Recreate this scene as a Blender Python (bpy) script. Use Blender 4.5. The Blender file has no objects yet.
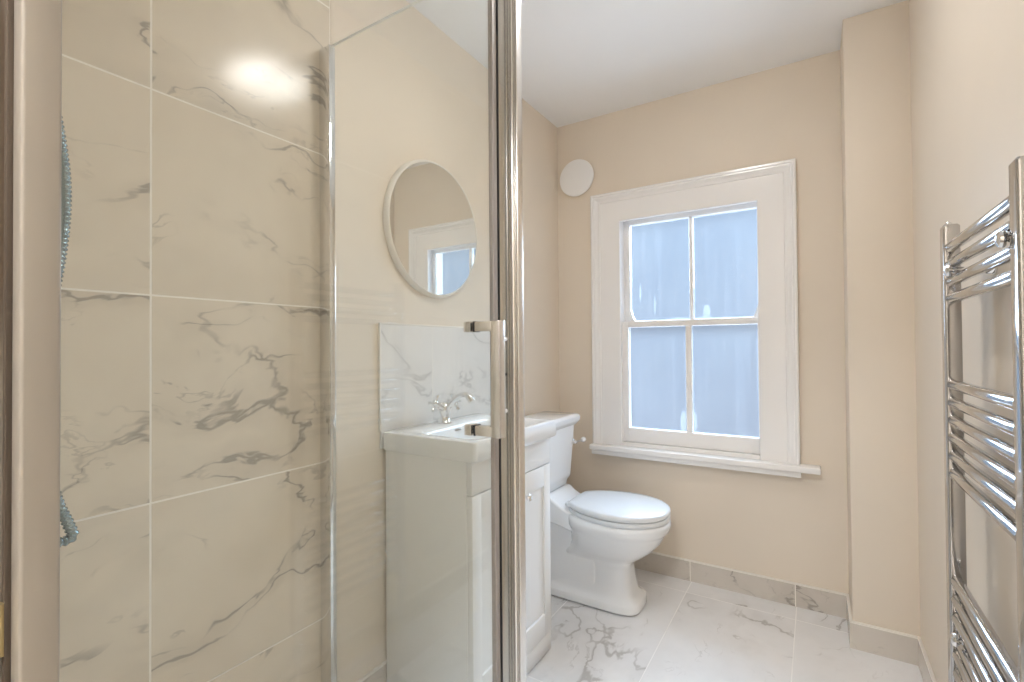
import bpy, bmesh, math
from mathutils import Vector, Matrix

S = bpy.context.scene
COL = S.collection
PI = math.pi

# ------------------------------------------------------------------ camera
CAM_Z = 1.1306
F_PX = 484.189
fwd = Vector((-0.5308951000409687, 0.8473472266615591, 0.012372155085275777))
rgt = Vector((0.8473362275245093, 0.5310008026326822, -0.007711363561660557))
upv = Vector((0.013103826808329534, -0.006389450086785688, 0.9998937266782734))
cam_data = bpy.data.cameras.new('camera')
cam = bpy.data.objects.new('camera', cam_data)
COL.objects.link(cam)
mw = Matrix.Identity(4)
for i in range(3):
    mw[i][0] = rgt[i]; mw[i][1] = upv[i]; mw[i][2] = -fwd[i]
mw[0][3] = 0.0; mw[1][3] = 0.0; mw[2][3] = CAM_Z
cam.matrix_world = mw
cam_data.sensor_width = 36.0
cam_data.lens = F_PX * 36.0 / 1024.0
cam_data.clip_start = 0.02
S.camera = cam

# ------------------------------------------------------------------ world, exposure
SKY_STRENGTH = 0.47
DAYLIGHT_WATTS = 560.0
UP_FILL_WATTS = 130.0
LAMP_STRENGTH = 27.0
HALL_FILL_STRENGTH = 105.0
EXPOSURE = 0.0
S.view_settings.view_transform = 'Standard'
S.view_settings.look = 'None'
S.view_settings.exposure = EXPOSURE
S.view_settings.gamma = 1.0
S.view_settings.use_curve_mapping = False
S.cycles.max_bounces = 16
S.cycles.diffuse_bounces = 8
S.cycles.glossy_bounces = 8
S.cycles.transparent_max_bounces = 24
S.cycles.transmission_bounces = 8
S.cycles.use_denoising = True

world = bpy.data.worlds.new('overcast_sky')
S.world = world
world.use_nodes = True
wt = world.node_tree
wt.nodes.clear()
w_out = wt.nodes.new('ShaderNodeOutputWorld')
w_bg = wt.nodes.new('ShaderNodeBackground')
w_tc = wt.nodes.new('ShaderNodeTexCoord')
w_sep = wt.nodes.new('ShaderNodeSeparateXYZ')
w_map = wt.nodes.new('ShaderNodeMapRange')
w_ramp = wt.nodes.new('ShaderNodeValToRGB')
wt.links.new(w_tc.outputs['Generated'], w_sep.inputs[0])
w_map.inputs['From Min'].default_value = -1.0
w_map.inputs['From Max'].default_value = 1.0
wt.links.new(w_sep.outputs['Z'], w_map.inputs['Value'])
wt.links.new(w_map.outputs[0], w_ramp.inputs[0])
w_ramp.color_ramp.elements[0].position = 0.42
w_ramp.color_ramp.elements[0].color = (0.62, 0.68, 0.80, 1)
w_ramp.color_ramp.elements[1].position = 0.60
w_ramp.color_ramp.elements[1].color = (0.62, 0.79, 1.0, 1)
wt.links.new(w_ramp.outputs[0], w_bg.inputs['Color'])
w_bg.inputs['Strength'].default_value = SKY_STRENGTH
wt.links.new(w_bg.outputs[0], w_out.inputs[0])

# daylight from the sky above the houses opposite, falling through the window
day = bpy.data.lights.new('daylight', 'AREA')
day.shape = 'RECTANGLE'; day.size = 3.4; day.size_y = 2.6
day.energy = DAYLIGHT_WATTS
day.color = (0.64, 0.82, 1.0)
day_o = bpy.data.objects.new('daylight', day)
COL.objects.link(day_o)
day_o.location = (-0.40, 5.10, 2.85)
day_o.rotation_euler = (Vector((-0.53, 2.44, 1.2)) - Vector(day_o.location)).to_track_quat('-Z', 'Y').to_euler()

# fill light added below the window, aimed up to brighten the ceiling
up_fill = bpy.data.lights.new('added_up_fill', 'AREA')
up_fill.shape = 'RECTANGLE'; up_fill.size = 3.2; up_fill.size_y = 2.2
up_fill.energy = UP_FILL_WATTS
up_fill.color = (0.72, 0.86, 1.0)
up_fill_o = bpy.data.objects.new('added_up_fill', up_fill)
COL.objects.link(up_fill_o)
up_fill_o.location = (-0.70, 4.30, -0.55)
up_fill_o.rotation_euler = (Vector((-0.53, 2.44, 1.2)) - Vector(up_fill_o.location)).to_track_quat('-Z', 'Y').to_euler()

# ------------------------------------------------------------------ dimensions (metres)
XL, XR = -1.217, 0.300          # left and right wall faces
YW = 2.440                      # window wall face
BX, BY = 0.1036, 2.2147         # boxed-in corner
ZC = 2.3642                     # ceiling
YN = 0.1235                     # room face of the near wall
TILE_F = XL + 0.008             # face of the wall tiles
ENC_TOP = 1.997                 # top of the shower glass

# ------------------------------------------------------------------ mesh helpers
def new_bm():
    return bmesh.new()

def box(bm, x0, x1, y0, y1, z0, z1, bev=0.0, seg=2):
    b = bmesh.new()
    vs = [b.verts.new((x, y, z)) for x in (x0, x1) for y in (y0, y1) for z in (z0, z1)]
    q = [(0, 1, 3, 2), (4, 6, 7, 5), (0, 4, 5, 1), (2, 3, 7, 6), (0, 2, 6, 4), (1, 5, 7, 3)]
    for f in q:
        b.faces.new([vs[i] for i in f])
    bmesh.ops.recalc_face_normals(b, faces=b.faces)
    if bev > 0:
        bmesh.ops.bevel(b, geom=list(b.edges), offset=bev, segments=seg, profile=0.5, affect='EDGES')
    merge(bm, b)

def merge(bm, b):
    me = bpy.data.meshes.new('tmp')
    b.to_mesh(me)
    b.free()
    bm.from_mesh(me)
    bpy.data.meshes.remove(me)

def loft(bm, rings, cap0=True, cap1=True):
    b = bmesh.new()
    vr = [[b.verts.new(p) for p in r] for r in rings]
    n = len(rings[0])
    for a, c in zip(vr, vr[1:]):
        for i in range(n):
            j = (i + 1) % n
            b.faces.new((a[i], a[j], c[j], c[i]))
    if cap0:
        b.faces.new(list(reversed(vr[0])))
    if cap1:
        b.faces.new(vr[-1])
    bmesh.ops.recalc_face_normals(b, faces=b.faces)
    merge(bm, b)

def frame_axes(d):
    d = d.normalized()
    a = Vector((0, 0, 1)) if abs(d.z) < 0.9 else Vector((1, 0, 0))
    u = d.cross(a).normalized()
    return u, d.cross(u).normalized()

def lathe(bm, profile, origin, axis, seg=32):
    """profile: (radius, height along axis) pairs"""
    axis = Vector(axis).normalized()
    u, v = frame_axes(axis)
    o = Vector(origin)
    rings = []
    for r, h in profile:
        rings.append([o + axis * h + (u * math.cos(2 * PI * i / seg) + v * math.sin(2 * PI * i / seg)) * max(r, 1e-4)
                      for i in range(seg)])
    loft(bm, rings)

def tube(bm, pts, rad, seg=12):
    pts = [Vector(p) for p in pts]
    n = len(pts)
    rads = rad if isinstance(rad, (list, tuple)) else [rad] * n
    tang = []
    for i in range(n):
        t = pts[min(i + 1, n - 1)] - pts[max(i - 1, 0)]
        tang.append(t.normalized())
    u, _ = frame_axes(tang[0])
    rings = []
    for i in range(n):
        t = tang[i]
        u = (u - t * u.dot(t)).normalized()
        v = t.cross(u)
        rings.append([pts[i] + (u * math.cos(2 * PI * k / seg) + v * math.sin(2 * PI * k / seg)) * rads[i] for k in range(seg)])
    loft(bm, rings)

def smooth_path(ctrl, per=8):
    """Catmull-Rom through control points (any dimension)"""
    P = [Vector(c) for c in ctrl]
    out = []
    for i in range(len(P) - 1):
        p0, p1, p2, p3 = P[max(i - 1, 0)], P[i], P[i + 1], P[min(i + 2, len(P) - 1)]
        for k in range(per):
            t = k / per
            out.append(0.5 * ((2 * p1) + (p2 - p0) * t + (2 * p0 - 5 * p1 + 4 * p2 - p3) * t * t + (3 * p1 - p0 - 3 * p2 + p3) * t ** 3))
    out.append(P[-1])
    return out

def round_rect(x0, x1, y0, y1, r, z, n=8):
    pts = []
    for cx, cy, a0 in ((x1 - r, y1 - r, 0), (x0 + r, y1 - r, PI / 2), (x0 + r, y0 + r, PI), (x1 - r, y0 + r, 1.5 * PI)):
        for k in range(n + 1):
            a = a0 + PI / 2 * k / n
            pts.append(Vector((cx + r * math.cos(a), cy + r * math.sin(a), z)))
    return pts

def place(o, parent=None):
    if parent is not None:
        o.parent = parent
    COL.objects.link(o)
    return o

def world_loc(o):
    p = Vector((0, 0, 0))
    while o is not None:
        p += o.location
        o = o.parent
    return p

def obj(name, bm, mat, parent=None, smooth=True, angle=35, origin=None):
    """links one mesh object; bm holds room coordinates, the object's origin goes to its parent's or to ORIGIN"""
    me = bpy.data.meshes.new(name)
    off = Vector((0, 0, 0))
    if parent is not None:
        off = world_loc(parent)
    if origin is not None:
        off = Vector(origin)
    bmesh.ops.translate(bm, verts=bm.verts, vec=-off)
    bm.to_mesh(me)
    bm.free()
    if smooth:
        for p in me.polygons:
            p.use_smooth = True
        me.set_sharp_from_angle(angle=math.radians(angle))
    me.materials.append(mat)
    o = bpy.data.objects.new(name, me)
    if parent is None and origin is not None:
        o.location = off
    return place(o, parent)

def tag(o, label, cat, group=None):
    o['label'] = label
    o['category'] = cat
    if group:
        o['group'] = group
    return o

def thing(name, label, cat, loc, group=None):
    o = bpy.data.objects.new(name, None)
    o.empty_display_size = 0.05
    o.location = loc
    COL.objects.link(o)
    return tag(o, label, cat, group)

def struct(name, bm, mat, parent=None, label=None, **kw):
    o = obj(name, bm, mat, parent, **kw)
    if parent is None:
        o['kind'] = 'structure'
        if label:
            o['label'] = label
    return o

# ------------------------------------------------------------------ materials
class N:
    def __init__(self, name):
        self.m = bpy.data.materials.new(name)
        self.m.use_nodes = True
        self.t = self.m.node_tree
        self.t.nodes.clear()
        self.out = self.t.nodes.new('ShaderNodeOutputMaterial')
    def n(self, kind, **props):
        x = self.t.nodes.new(kind)
        for k, v in props.items():
            setattr(x, k, v)
        return x
    def l(self, a, b):
        self.t.links.new(a, b)
    def val(self, v):
        x = self.n('ShaderNodeValue'); x.outputs[0].default_value = v
        return x.outputs[0]
    def math(self, op, a, b=None, clamp=False):
        x = self.n('ShaderNodeMath', operation=op, use_clamp=clamp)
        for i, q in enumerate((a, b)):
            if q is None:
                continue
            if isinstance(q, (int, float)):
                x.inputs[i].default_value = q
            else:
                self.l(q, x.inputs[i])
        return x.outputs[0]
    def mix(self, fac, a, b):
        x = self.n('ShaderNodeMix', data_type='RGBA')
        for s, q in ((x.inputs[0], fac), (x.inputs[6], a), (x.inputs[7], b)):
            if isinstance(q, (int, float)):
                s.default_value = q
            elif isinstance(q, tuple):
                s.default_value = (*q, 1) if len(q) == 3 else q
            else:
                self.l(q, s)
        return x.outputs[2]
    def ramp(self, v, lo, hi, a=0.0, b=1.0):
        x = self.n('ShaderNodeMapRange', clamp=True, interpolation_type='SMOOTHSTEP')
        self.l(v, x.inputs['Value'])
        x.inputs['From Min'].default_value = lo
        x.inputs['From Max'].default_value = hi
        x.inputs['To Min'].default_value = a
        x.inputs['To Max'].default_value = b
        return x.outputs[0]
    def noise(self, vec, scale, detail=2.0, rough=0.5, dist=0.0, w=None):
        x = self.n('ShaderNodeTexNoise', noise_dimensions='4D' if w is not None else '3D')
        self.l(vec, x.inputs['Vector'])
        x.inputs['Scale'].default_value = scale
        x.inputs['Detail'].default_value = detail
        x.inputs['Roughness'].default_value = rough
        x.inputs['Distortion'].default_value = dist
        if w is not None:
            self.l(w, x.inputs['W'])
        return x
    def principled(self, **kw):
        p = self.n('ShaderNodeBsdfPrincipled')
        for k, v in kw.items():
            s = p.inputs[k.replace('_', ' ')]
            if isinstance(v, tuple):
                s.default_value = (*v, 1) if len(v) == 3 else v
            elif isinstance(v, (int, float)):
                s.default_value = v
            else:
                self.l(v, s)
        self.l(p.outputs[0], self.out.inputs[0])
        return p
    def bump(self, h, strength, dist=0.002):
        b = self.n('ShaderNodeBump')
        b.inputs['Strength'].default_value = strength
        b.inputs['Distance'].default_value = dist
        self.l(h, b.inputs['Height'])
        return b.outputs[0]
    def schlick(self, f0):
        lw = self.n('ShaderNodeLayerWeight'); lw.inputs['Blend'].default_value = 0.5
        return self.math('ADD', self.math('MULTIPLY', self.math('POWER', lw.outputs['Facing'], 5.0), 1.0 - f0), f0)
    def obj_co(self):
        return self.n('ShaderNodeTexCoord').outputs['Object']

def mat_plain(name, col, rough=0.5, metal=0.0, bump=0.0, bscale=60.0, var=0.03, coat=0.0, **kw):
    k = N(name)
    co = k.obj_co()
    nz = k.noise(co, bscale, 3.0)
    big = k.noise(co, 2.5, 2.0)
    f = k.ramp(big.outputs[0], 0.3, 0.7)
    c = k.mix(f, tuple(x * (1 - var) for x in col), tuple(min(1, x * (1 + var)) for x in col))
    p = k.principled(Base_Color=c, Roughness=rough, Metallic=metal, **kw)
    if coat:
        p.inputs['Coat Weight'].default_value = coat
        p.inputs['Coat Roughness'].default_value = 0.05
    if bump:
        k.l(k.bump(nz.outputs[0], bump), p.inputs['Normal'])
    return k.m

def mat_marble(name, axes, offs, sizes, grout_w=0.0035, base=(0.76, 0.685, 0.57), vein=(0.25, 0.225, 0.195), rough=0.17, seed=0.0, tint=(0.70, 0.625, 0.515), grout=(0.90, 0.86, 0.79)):
    k = N(name)
    co = k.obj_co()
    sp = k.n('ShaderNodeSeparateXYZ')
    k.l(co, sp.inputs[0])
    ids, edge = k.val(seed), None
    for ax, of, sz, mul in zip(axes, offs, sizes, (3.17, 7.73)):
        if sz is None:
            continue
        u = k.math('DIVIDE', k.math('SUBTRACT', sp.outputs[ax], of), sz)
        fl = k.math('FLOOR', u)
        fr = k.math('SUBTRACT', u, fl)
        e = k.math('MULTIPLY', k.math('MINIMUM', fr, k.math('SUBTRACT', 1.0, fr)), sz)
        edge = e if edge is None else k.math('MINIMUM', edge, e)
        ids = k.math('ADD', ids, k.math('MULTIPLY', fl, mul))
    # gently warped, slanted coordinates, so veins run as thin broken lines
    warp = k.noise(co, 3.0, 3.0, 0.5, w=ids)
    vm = k.n('ShaderNodeVectorMath', operation='SUBTRACT')
    k.l(warp.outputs['Color'], vm.inputs[0]); vm.inputs[1].default_value = (0.5, 0.5, 0.5)
    vs = k.n('ShaderNodeVectorMath', operation='SCALE'); k.l(vm.outputs[0], vs.inputs[0]); vs.inputs['Scale'].default_value = 0.30
    va = k.n('ShaderNodeVectorMath', operation='ADD'); k.l(co, va.inputs[0]); k.l(vs.outputs[0], va.inputs[1])
    mp = k.n('ShaderNodeMapping'); k.l(va.outputs[0], mp.inputs[0]); mp.inputs['Rotation'].default_value = (0.55, 0.5, 0.6)
    mp.inputs['Scale'].default_value = (1.0, 0.52, 1.55)
    def line(scale, det, ro, dw, width, halo):
        n = k.noise(mp.outputs[0], scale, det, ro, w=k.math('ADD', ids, dw))
        d = k.math('ABSOLUTE', k.math('SUBTRACT', n.outputs[0], 0.5))
        core = k.ramp(d, 0.0, width, 1.0, 0.0)
        return k.math('ADD', core, k.ramp(d, 0.0, width * 7.0, halo, 0.0)) if halo else core
    def where(scale, dw, lo, hi):
        return k.ramp(k.noise(co, scale, 3.0, 0.6, w=k.math('ADD', ids, dw)).outputs[0], lo, hi)
    v1 = k.math('MULTIPLY', line(1.5, 6.0, 0.52, 0.0, 0.0075, 0.20), where(3.6, 11.9, 0.36, 0.58))
    v2 = k.math('MULTIPLY', line(2.8, 5.0, 0.50, 41.3, 0.0080, 0.14), where(4.2, 23.7, 0.48, 0.66))
    v3 = k.math('MULTIPLY', line(6.5, 5.0, 0.55, 87.1, 0.011, 0.0), k.math('MULTIPLY', where(5.0, 61.0, 0.50, 0.68), 0.6))
    veins = k.math('ADD', k.math('ADD', v1, v2), v3, clamp=True)
    cl = k.noise(co, 4.0, 4.0, 0.6, w=k.math('ADD', ids, 77.0))
    c = k.mix(k.ramp(cl.outputs[0], 0.35, 0.75), base, tint)
    c = k.mix(k.math('MULTIPLY', veins, 0.70), c, vein)
    p = k.principled(Roughness=rough)
    p.inputs['Specular IOR Level'].default_value = 0.50
    if edge is not None:
        g = k.ramp(edge, grout_w * 0.4, grout_w * 0.62, 1.0, 0.0)
        c = k.mix(g, c, grout)
        r = k.math('ADD', k.math('MULTIPLY', g, 0.5), rough)
        k.l(r, p.inputs['Roughness'])
        k.l(k.bump(k.math('SUBTRACT', 1.0, g), 0.5, 0.001), p.inputs['Normal'])
    k.l(c, p.inputs['Base Color'])
    return k.m

def mat_clear_glass(name, tint=(0.985, 0.992, 0.985), rough=0.0):
    k = N(name)
    tr = k.n('ShaderNodeBsdfTransparent'); tr.inputs[0].default_value = (*tint, 1)
    gl = k.n('ShaderNodeBsdfGlossy'); gl.inputs['Roughness'].default_value = rough
    gl.inputs[0].default_value = (1, 1, 1, 1)
    fr = k.schlick(0.042)
    mx = k.n('ShaderNodeMixShader')
    k.l(fr, mx.inputs[0]); k.l(tr.outputs[0], mx.inputs[1]); k.l(gl.outputs[0], mx.inputs[2])
    k.l(mx.outputs[0], k.out.inputs[0])
    return k.m

M = {}
M['paint'] = mat_plain('beige_wall_paint', (0.77, 0.685, 0.58), 0.55, bump=0.12, bscale=140, var=0.015)
M['ceiling'] = mat_plain('white_ceiling_paint', (0.90, 0.905, 0.915), 0.7, bump=0.1, bscale=120, var=0.01)
M['gloss_white'] = mat_plain('white_gloss_paint', (0.89, 0.875, 0.865), 0.15, bump=0.10, bscale=22, var=0.012)
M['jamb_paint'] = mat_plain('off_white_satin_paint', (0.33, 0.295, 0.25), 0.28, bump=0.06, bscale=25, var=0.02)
M['hall_paint'] = mat_plain('hall_wall_paint', (0.74, 0.69, 0.62), 0.6, var=0.015)
M['ceramic'] = mat_plain('white_glazed_ceramic', (0.86, 0.87, 0.88), 0.08, var=0.006, coat=0.4)
M['seat'] = mat_plain('white_seat_lacquer', (0.74, 0.76, 0.78), 0.20, var=0.005)
M['cabinet'] = mat_plain('white_cabinet_lacquer', (0.86, 0.86, 0.855), 0.30, var=0.008)
M['chrome'] = mat_plain('polished_chrome', (0.80, 0.80, 0.80), 0.06, 1.0, var=0.01)
M['rail_chrome'] = mat_plain('towel_rail_chrome', (0.50, 0.49, 0.485), 0.08, 1.0, var=0.015)
M['brushed'] = mat_plain('brushed_nickel_chrome', (0.84, 0.81, 0.77), 0.27, 1.0, var=0.02)
M['grey_seal'] = mat_plain('grey_magnetic_seal', (0.34, 0.31, 0.29), 0.45, var=0.02)
M['hose'] = mat_plain('hose_steel', (0.26, 0.33, 0.35), 0.25, 1.0, var=0.02)
M['glass_edge'] = mat_plain('polished_glass_edge', (0.95, 0.94, 0.90), 0.6, var=0.01)
M['dark'] = mat_plain('dark_rubber', (0.02, 0.02, 0.022), 0.6, var=0.05)
M['white_plastic'] = mat_plain('white_plastic', (0.88, 0.87, 0.86), 0.28, var=0.01)
M['gap_shade'] = mat_plain('brown_gap_shade', (0.09, 0.065, 0.045), 0.6, var=0.2)
M['tile_trim'] = mat_plain('beige_tile_trim', (0.74, 0.66, 0.55), 0.35, var=0.01)
M['brass'] = mat_plain('worn_brass_paint', (0.52, 0.42, 0.22), 0.35, 0.6, bump=0.2, bscale=90, var=0.25)
M['grout'] = mat_plain('white_trim_bead', (0.84, 0.80, 0.74), 0.35, var=0.01)
M['mirror'] = mat_plain('silvered_glass', (0.90, 0.905, 0.90), 0.0, 1.0, var=0.0)
M['mirror_rim'] = mat_plain('white_mirror_rim', (0.80, 0.76, 0.70), 0.35, var=0.01)
M['pipe'] = mat_plain('dark_soil_pipe', (0.06, 0.065, 0.075), 0.4, var=0.1)
M['glass'] = mat_clear_glass('clear_shower_glass')
M['wall_tile'] = mat_marble('marble_wall_tile', (1, 2), (0.469, 0.3562), (0.456, 0.4460), seed=3.0, grout_w=0.004)
M['near_tile'] = mat_marble('marble_end_tile', (0, 2), (TILE_F, 0.3562), (0.446, 0.4460), seed=15.0)
M['floor_tile'] = mat_marble('marble_floor_tile', (0, 1), (-0.0835, 2.313), (0.4335, 0.8670), seed=29.0, base=(0.83, 0.83, 0.84), tint=(0.76, 0.76, 0.765), vein=(0.38, 0.365, 0.35), rough=0.14, grout=(0.86, 0.855, 0.85))
M['skirt_x'] = mat_marble('marble_skirting_tile_along_window', (0, 1), (-0.0875, 0), (0.4365, None), seed=51.0, base=(0.66, 0.61, 0.55), tint=(0.58, 0.53, 0.47), rough=0.18)
M['skirt_y'] = mat_marble('marble_skirting_tile_along_sides', (1, 0), (2.2147, 0), (0.4365, None), seed=63.0, base=(0.70, 0.65, 0.58), tint=(0.64, 0.58, 0.51), rough=0.18)
M['splash_tile'] = mat_marble('marble_splashback_tile', (1, 2), (1.333, 0.80), (0.446, 0.446), grout_w=0.002, seed=75.0, rough=0.14, base=(0.84, 0.825, 0.81), tint=(0.79, 0.775, 0.76), vein=(0.50, 0.49, 0.48))

def mat_emit(name, col, strength):
    k = N(name)
    co = k.obj_co()
    nz = k.noise(co, 4.0)
    p = k.principled(Base_Color=(0.8, 0.8, 0.8), Roughness=0.3)
    c = k.mix(k.ramp(nz.outputs[0], 0.2, 0.8), tuple(x * 0.98 for x in col), col)
    k.l(c, p.inputs['Emission Color'])
    p.inputs['Emission Strength'].default_value = strength
    return k.m
M['lamp'] = mat_emit('opal_lamp_diffuser', (1.0, 0.975, 0.945), LAMP_STRENGTH)
M['hall_fill'] = mat_emit('hall_fill_diffuser', (0.97, 0.985, 1.0), HALL_FILL_STRENGTH)

def mat_worn(name):
    k = N(name)
    co = k.obj_co()
    mp = k.n('ShaderNodeMapping'); k.l(co, mp.inputs[0]); mp.inputs['Scale'].default_value = (60.0, 60.0, 3.0)
    n = k.noise(mp.outputs[0], 1.0, 4.0, 0.6)
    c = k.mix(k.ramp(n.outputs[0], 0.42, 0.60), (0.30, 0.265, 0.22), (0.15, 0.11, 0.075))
    k.principled(Base_Color=c, Roughness=0.5)
    return k.m
M['worn_jamb'] = mat_worn('worn_door_lining_paint')

def mat_frosted(name, panes, patches):
    """frosted window glass: a translucent film with thin clear margins, streaks and a few scraped clear patches.
    panes: (x0, x1, z0, z1) rectangles, patches: (x, z, rx, rz) ellipses, both in room coordinates"""
    k = N(name)
    co = k.obj_co()
    sp = k.n('ShaderNodeSeparateXYZ'); k.l(co, sp.inputs[0])
    st = k.n('ShaderNodeMapping'); k.l(co, st.inputs[0]); st.inputs['Scale'].default_value = (38.0, 1.0, 1.6)
    streak = k.noise(st.outputs[0], 1.0, 3.0, 0.6)
    cloud = k.noise(co, 4.5, 4.0, 0.55)
    fine = k.noise(co, 160.0, 2.0)
    c = k.mix(k.ramp(cloud.outputs[0], 0.32, 0.72), (0.62, 0.66, 0.74), (0.70, 0.74, 0.80))
    c = k.mix(k.ramp(streak.outputs[0], 0.45, 0.85, 0.0, 0.35), c, (0.80, 0.83, 0.88))
    c = k.mix(k.ramp(fine.outputs[0], 0.3, 0.7, 0.0, 0.12), c, (0.78, 0.80, 0.86))
    clear = None
    wob = k.math('MULTIPLY', k.math('SUBTRACT', k.noise(co, 45.0, 3.0).outputs[0], 0.5), 0.010)
    for x0, x1, z0, z1 in panes:
        ex = k.math('MINIMUM', k.math('SUBTRACT', sp.outputs[0], x0), k.math('SUBTRACT', x1, sp.outputs[0]))
        ez = k.math('MINIMUM', k.math('SUBTRACT', sp.outputs[2], z0), k.math('SUBTRACT', z1, sp.outputs[2]))
        e = k.math('ADD', k.math('MINIMUM', ex, ez), wob)
        inside = k.math('GREATER_THAN', k.math('MINIMUM', ex, ez), -0.004)
        g = k.math('MULTIPLY', k.ramp(e, 0.003, 0.008, 0.7, 0.0), inside)
        clear = g if clear is None else k.math('MAXIMUM', clear, g)
    for x, z, rx, rz in patches:
        dx = k.math('DIVIDE', k.math('SUBTRACT', sp.outputs[0], x), rx)
        dz = k.math('DIVIDE', k.math('SUBTRACT', sp.outputs[2], z), rz)
        d = k.math('ADD', k.math('MULTIPLY', dx, dx), k.math('MULTIPLY', dz, dz))
        d = k.math('ADD', d, k.math('MULTIPLY', k.math('SUBTRACT', k.noise(co, 70.0, 2.0).outputs[0], 0.5), 0.9))
        clear = k.math('MAXIMUM', clear, k.ramp(d, 0.7, 1.1, 0.92, 0.0))
    tl = k.n('ShaderNodeBsdfTranslucent'); k.l(c, tl.inputs[0])
    tr = k.n('ShaderNodeBsdfTransparent'); tr.inputs[0].default_value = (0.95, 0.97, 1.0, 1)
    film = k.math('ADD', k.math('MULTIPLY', clear, 0.085), k.ramp(streak.outputs[0], 0.35, 0.9, 0.062, 0.078))
    clear = k.math('SUBTRACT', 1.0, film)
    m1 = k.n('ShaderNodeMixShader'); k.l(clear, m1.inputs[0]); k.l(tl.outputs[0], m1.inputs[1]); k.l(tr.outputs[0], m1.inputs[2])
    gl = k.n('ShaderNodeBsdfGlossy'); gl.inputs['Roughness'].default_value = 0.18
    fr = k.schlick(0.042)
    m2 = k.n('ShaderNodeMixShader'); k.l(fr, m2.inputs[0]); k.l(m1.outputs[0], m2.inputs[1]); k.l(gl.outputs[0], m2.inputs[2])
    k.l(m2.outputs[0], k.out.inputs[0])
    return k.m

# ------------------------------------------------------------------ room shell
HX0, HX1, HY0 = -1.30, 0.62, -1.35       # hallway behind the doorway
bm = new_bm(); box(bm, XL - 0.1, XR + 0.4, HY0 - 0.1, YW + 0.1, -0.10, 0.0); struct('floor', bm, M['floor_tile'], smooth=False)
bm = new_bm(); box(bm, XL - 0.1, XR + 0.4, HY0 - 0.1, YW + 0.1, ZC, ZC + 0.1); struct('ceiling', bm, M['ceiling'], smooth=False)
bm = new_bm(); box(bm, XL - 0.1, XL, 0.0, YW + 0.1, 0.0, ZC); struct('wall_left', bm, M['paint'], smooth=False)
bm = new_bm(); box(bm, XR, XR + 0.1, 0.0, YW + 0.1, 0.0, ZC); struct('wall_right', bm, M['paint'], smooth=False)

# window wall with its opening
OX0, OX1, OZ0, OZ1 = -0.860, -0.198, 0.625, 1.800
bm = new_bm()
box(bm, XL, OX0, YW, YW + 0.16, 0, ZC)
box(bm, OX1, XR, YW, YW + 0.16, 0, ZC)
box(bm, OX0, OX1, YW, YW + 0.16, 0, OZ0)
box(bm, OX0, OX1, YW, YW + 0.16, OZ1, ZC)
struct('wall_back', bm, M['paint'], smooth=False)
bm = new_bm(); box(bm, BX, XR + 0.02, BY, YW + 0.02, 0, ZC, 0.004); struct('wall_corner', bm, M['paint'])

# near wall with the doorway the camera stands in
DX0, DX1, DZ = -0.483, 0.285, 2.02
bm = new_bm()
box(bm, XL - 0.1, -0.515, 0.0, YN, 0, ZC)
box(bm, -0.515, XR, 0.0, YN, DZ + 0.03, ZC)
struct('wall_front', bm, M['paint'], smooth=False)
# hallway behind the camera
bm = new_bm(); box(bm, HX0 - 0.1, XL + 0.02, HY0, 0.0, 0, ZC); struct('wall_hall_left', bm, M['hall_paint'], smooth=False)
bm = new_bm(); box(bm, HX1, HX1 + 0.1, HY0, 0.0, 0, ZC); struct('wall_hall_right', bm, M['hall_paint'], smooth=False)
bm = new_bm(); box(bm, HX0 - 0.1, HX1 + 0.1, HY0 - 0.1, HY0, 0, ZC); struct('wall_hall_back', bm, M['hall_paint'], smooth=False)
bm = new_bm(); box(bm, XR + 0.1, HX1 + 0.1, 0.0, 0.1, 0, ZC); struct('wall_hall_front', bm, M['hall_paint'], smooth=False)

# door lining: the camera looks past its left post
bm = new_bm()
box(bm, -0.515, DX0, -0.012, YN, 0, DZ + 0.03, 0.002)
box(bm, DX1, XR, -0.012, YN, 0, DZ + 0.03, 0.002)
box(bm, DX0, DX1, -0.012, YN, DZ, DZ + 0.03, 0.002)
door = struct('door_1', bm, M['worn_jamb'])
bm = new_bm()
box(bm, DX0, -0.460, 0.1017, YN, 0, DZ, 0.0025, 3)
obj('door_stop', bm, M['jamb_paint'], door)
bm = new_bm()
box(bm, DX0, -0.4770, 0.0982, 0.1019, 0, DZ, 0.0004)  # dark strip put in as the shadow gap between stop and lining
g = obj('gap_shade_strip', bm, M['gap_shade'], door)
g['label'] = 'dark brown strip drawn as the shadow gap at the door stop'
bm = new_bm()
box(bm, DX0, -0.4795, 0.060, 0.0965, 0.918, 0.958, 0.001)
tube(bm, [(-0.4795, 0.0965, 0.920), (-0.4795, 0.0965, 0.956)], 0.003, 12)
h = obj('hinge', bm, M['brass'], door)
h['label'] = 'worn brass hinge plate'

# tiles on the shower walls (left wall and near end wall), with the white edge strip
bm = new_bm(); box(bm, XL, TILE_F, YN, 0.925, 0.0, ZC); struct('wall_tile', bm, M['wall_tile'], smooth=False)
bm = new_bm(); box(bm, TILE_F, -0.56, YN, YN + 0.008, 0.0, ZC); struct('wall_tile_end', bm, M['near_tile'], smooth=False)
bm = new_bm(); box(bm, XL, TILE_F + 0.001, 0.925, 0.941, 0.0, ZC, 0.001); struct('trim_1', bm, M['tile_trim'])

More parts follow.
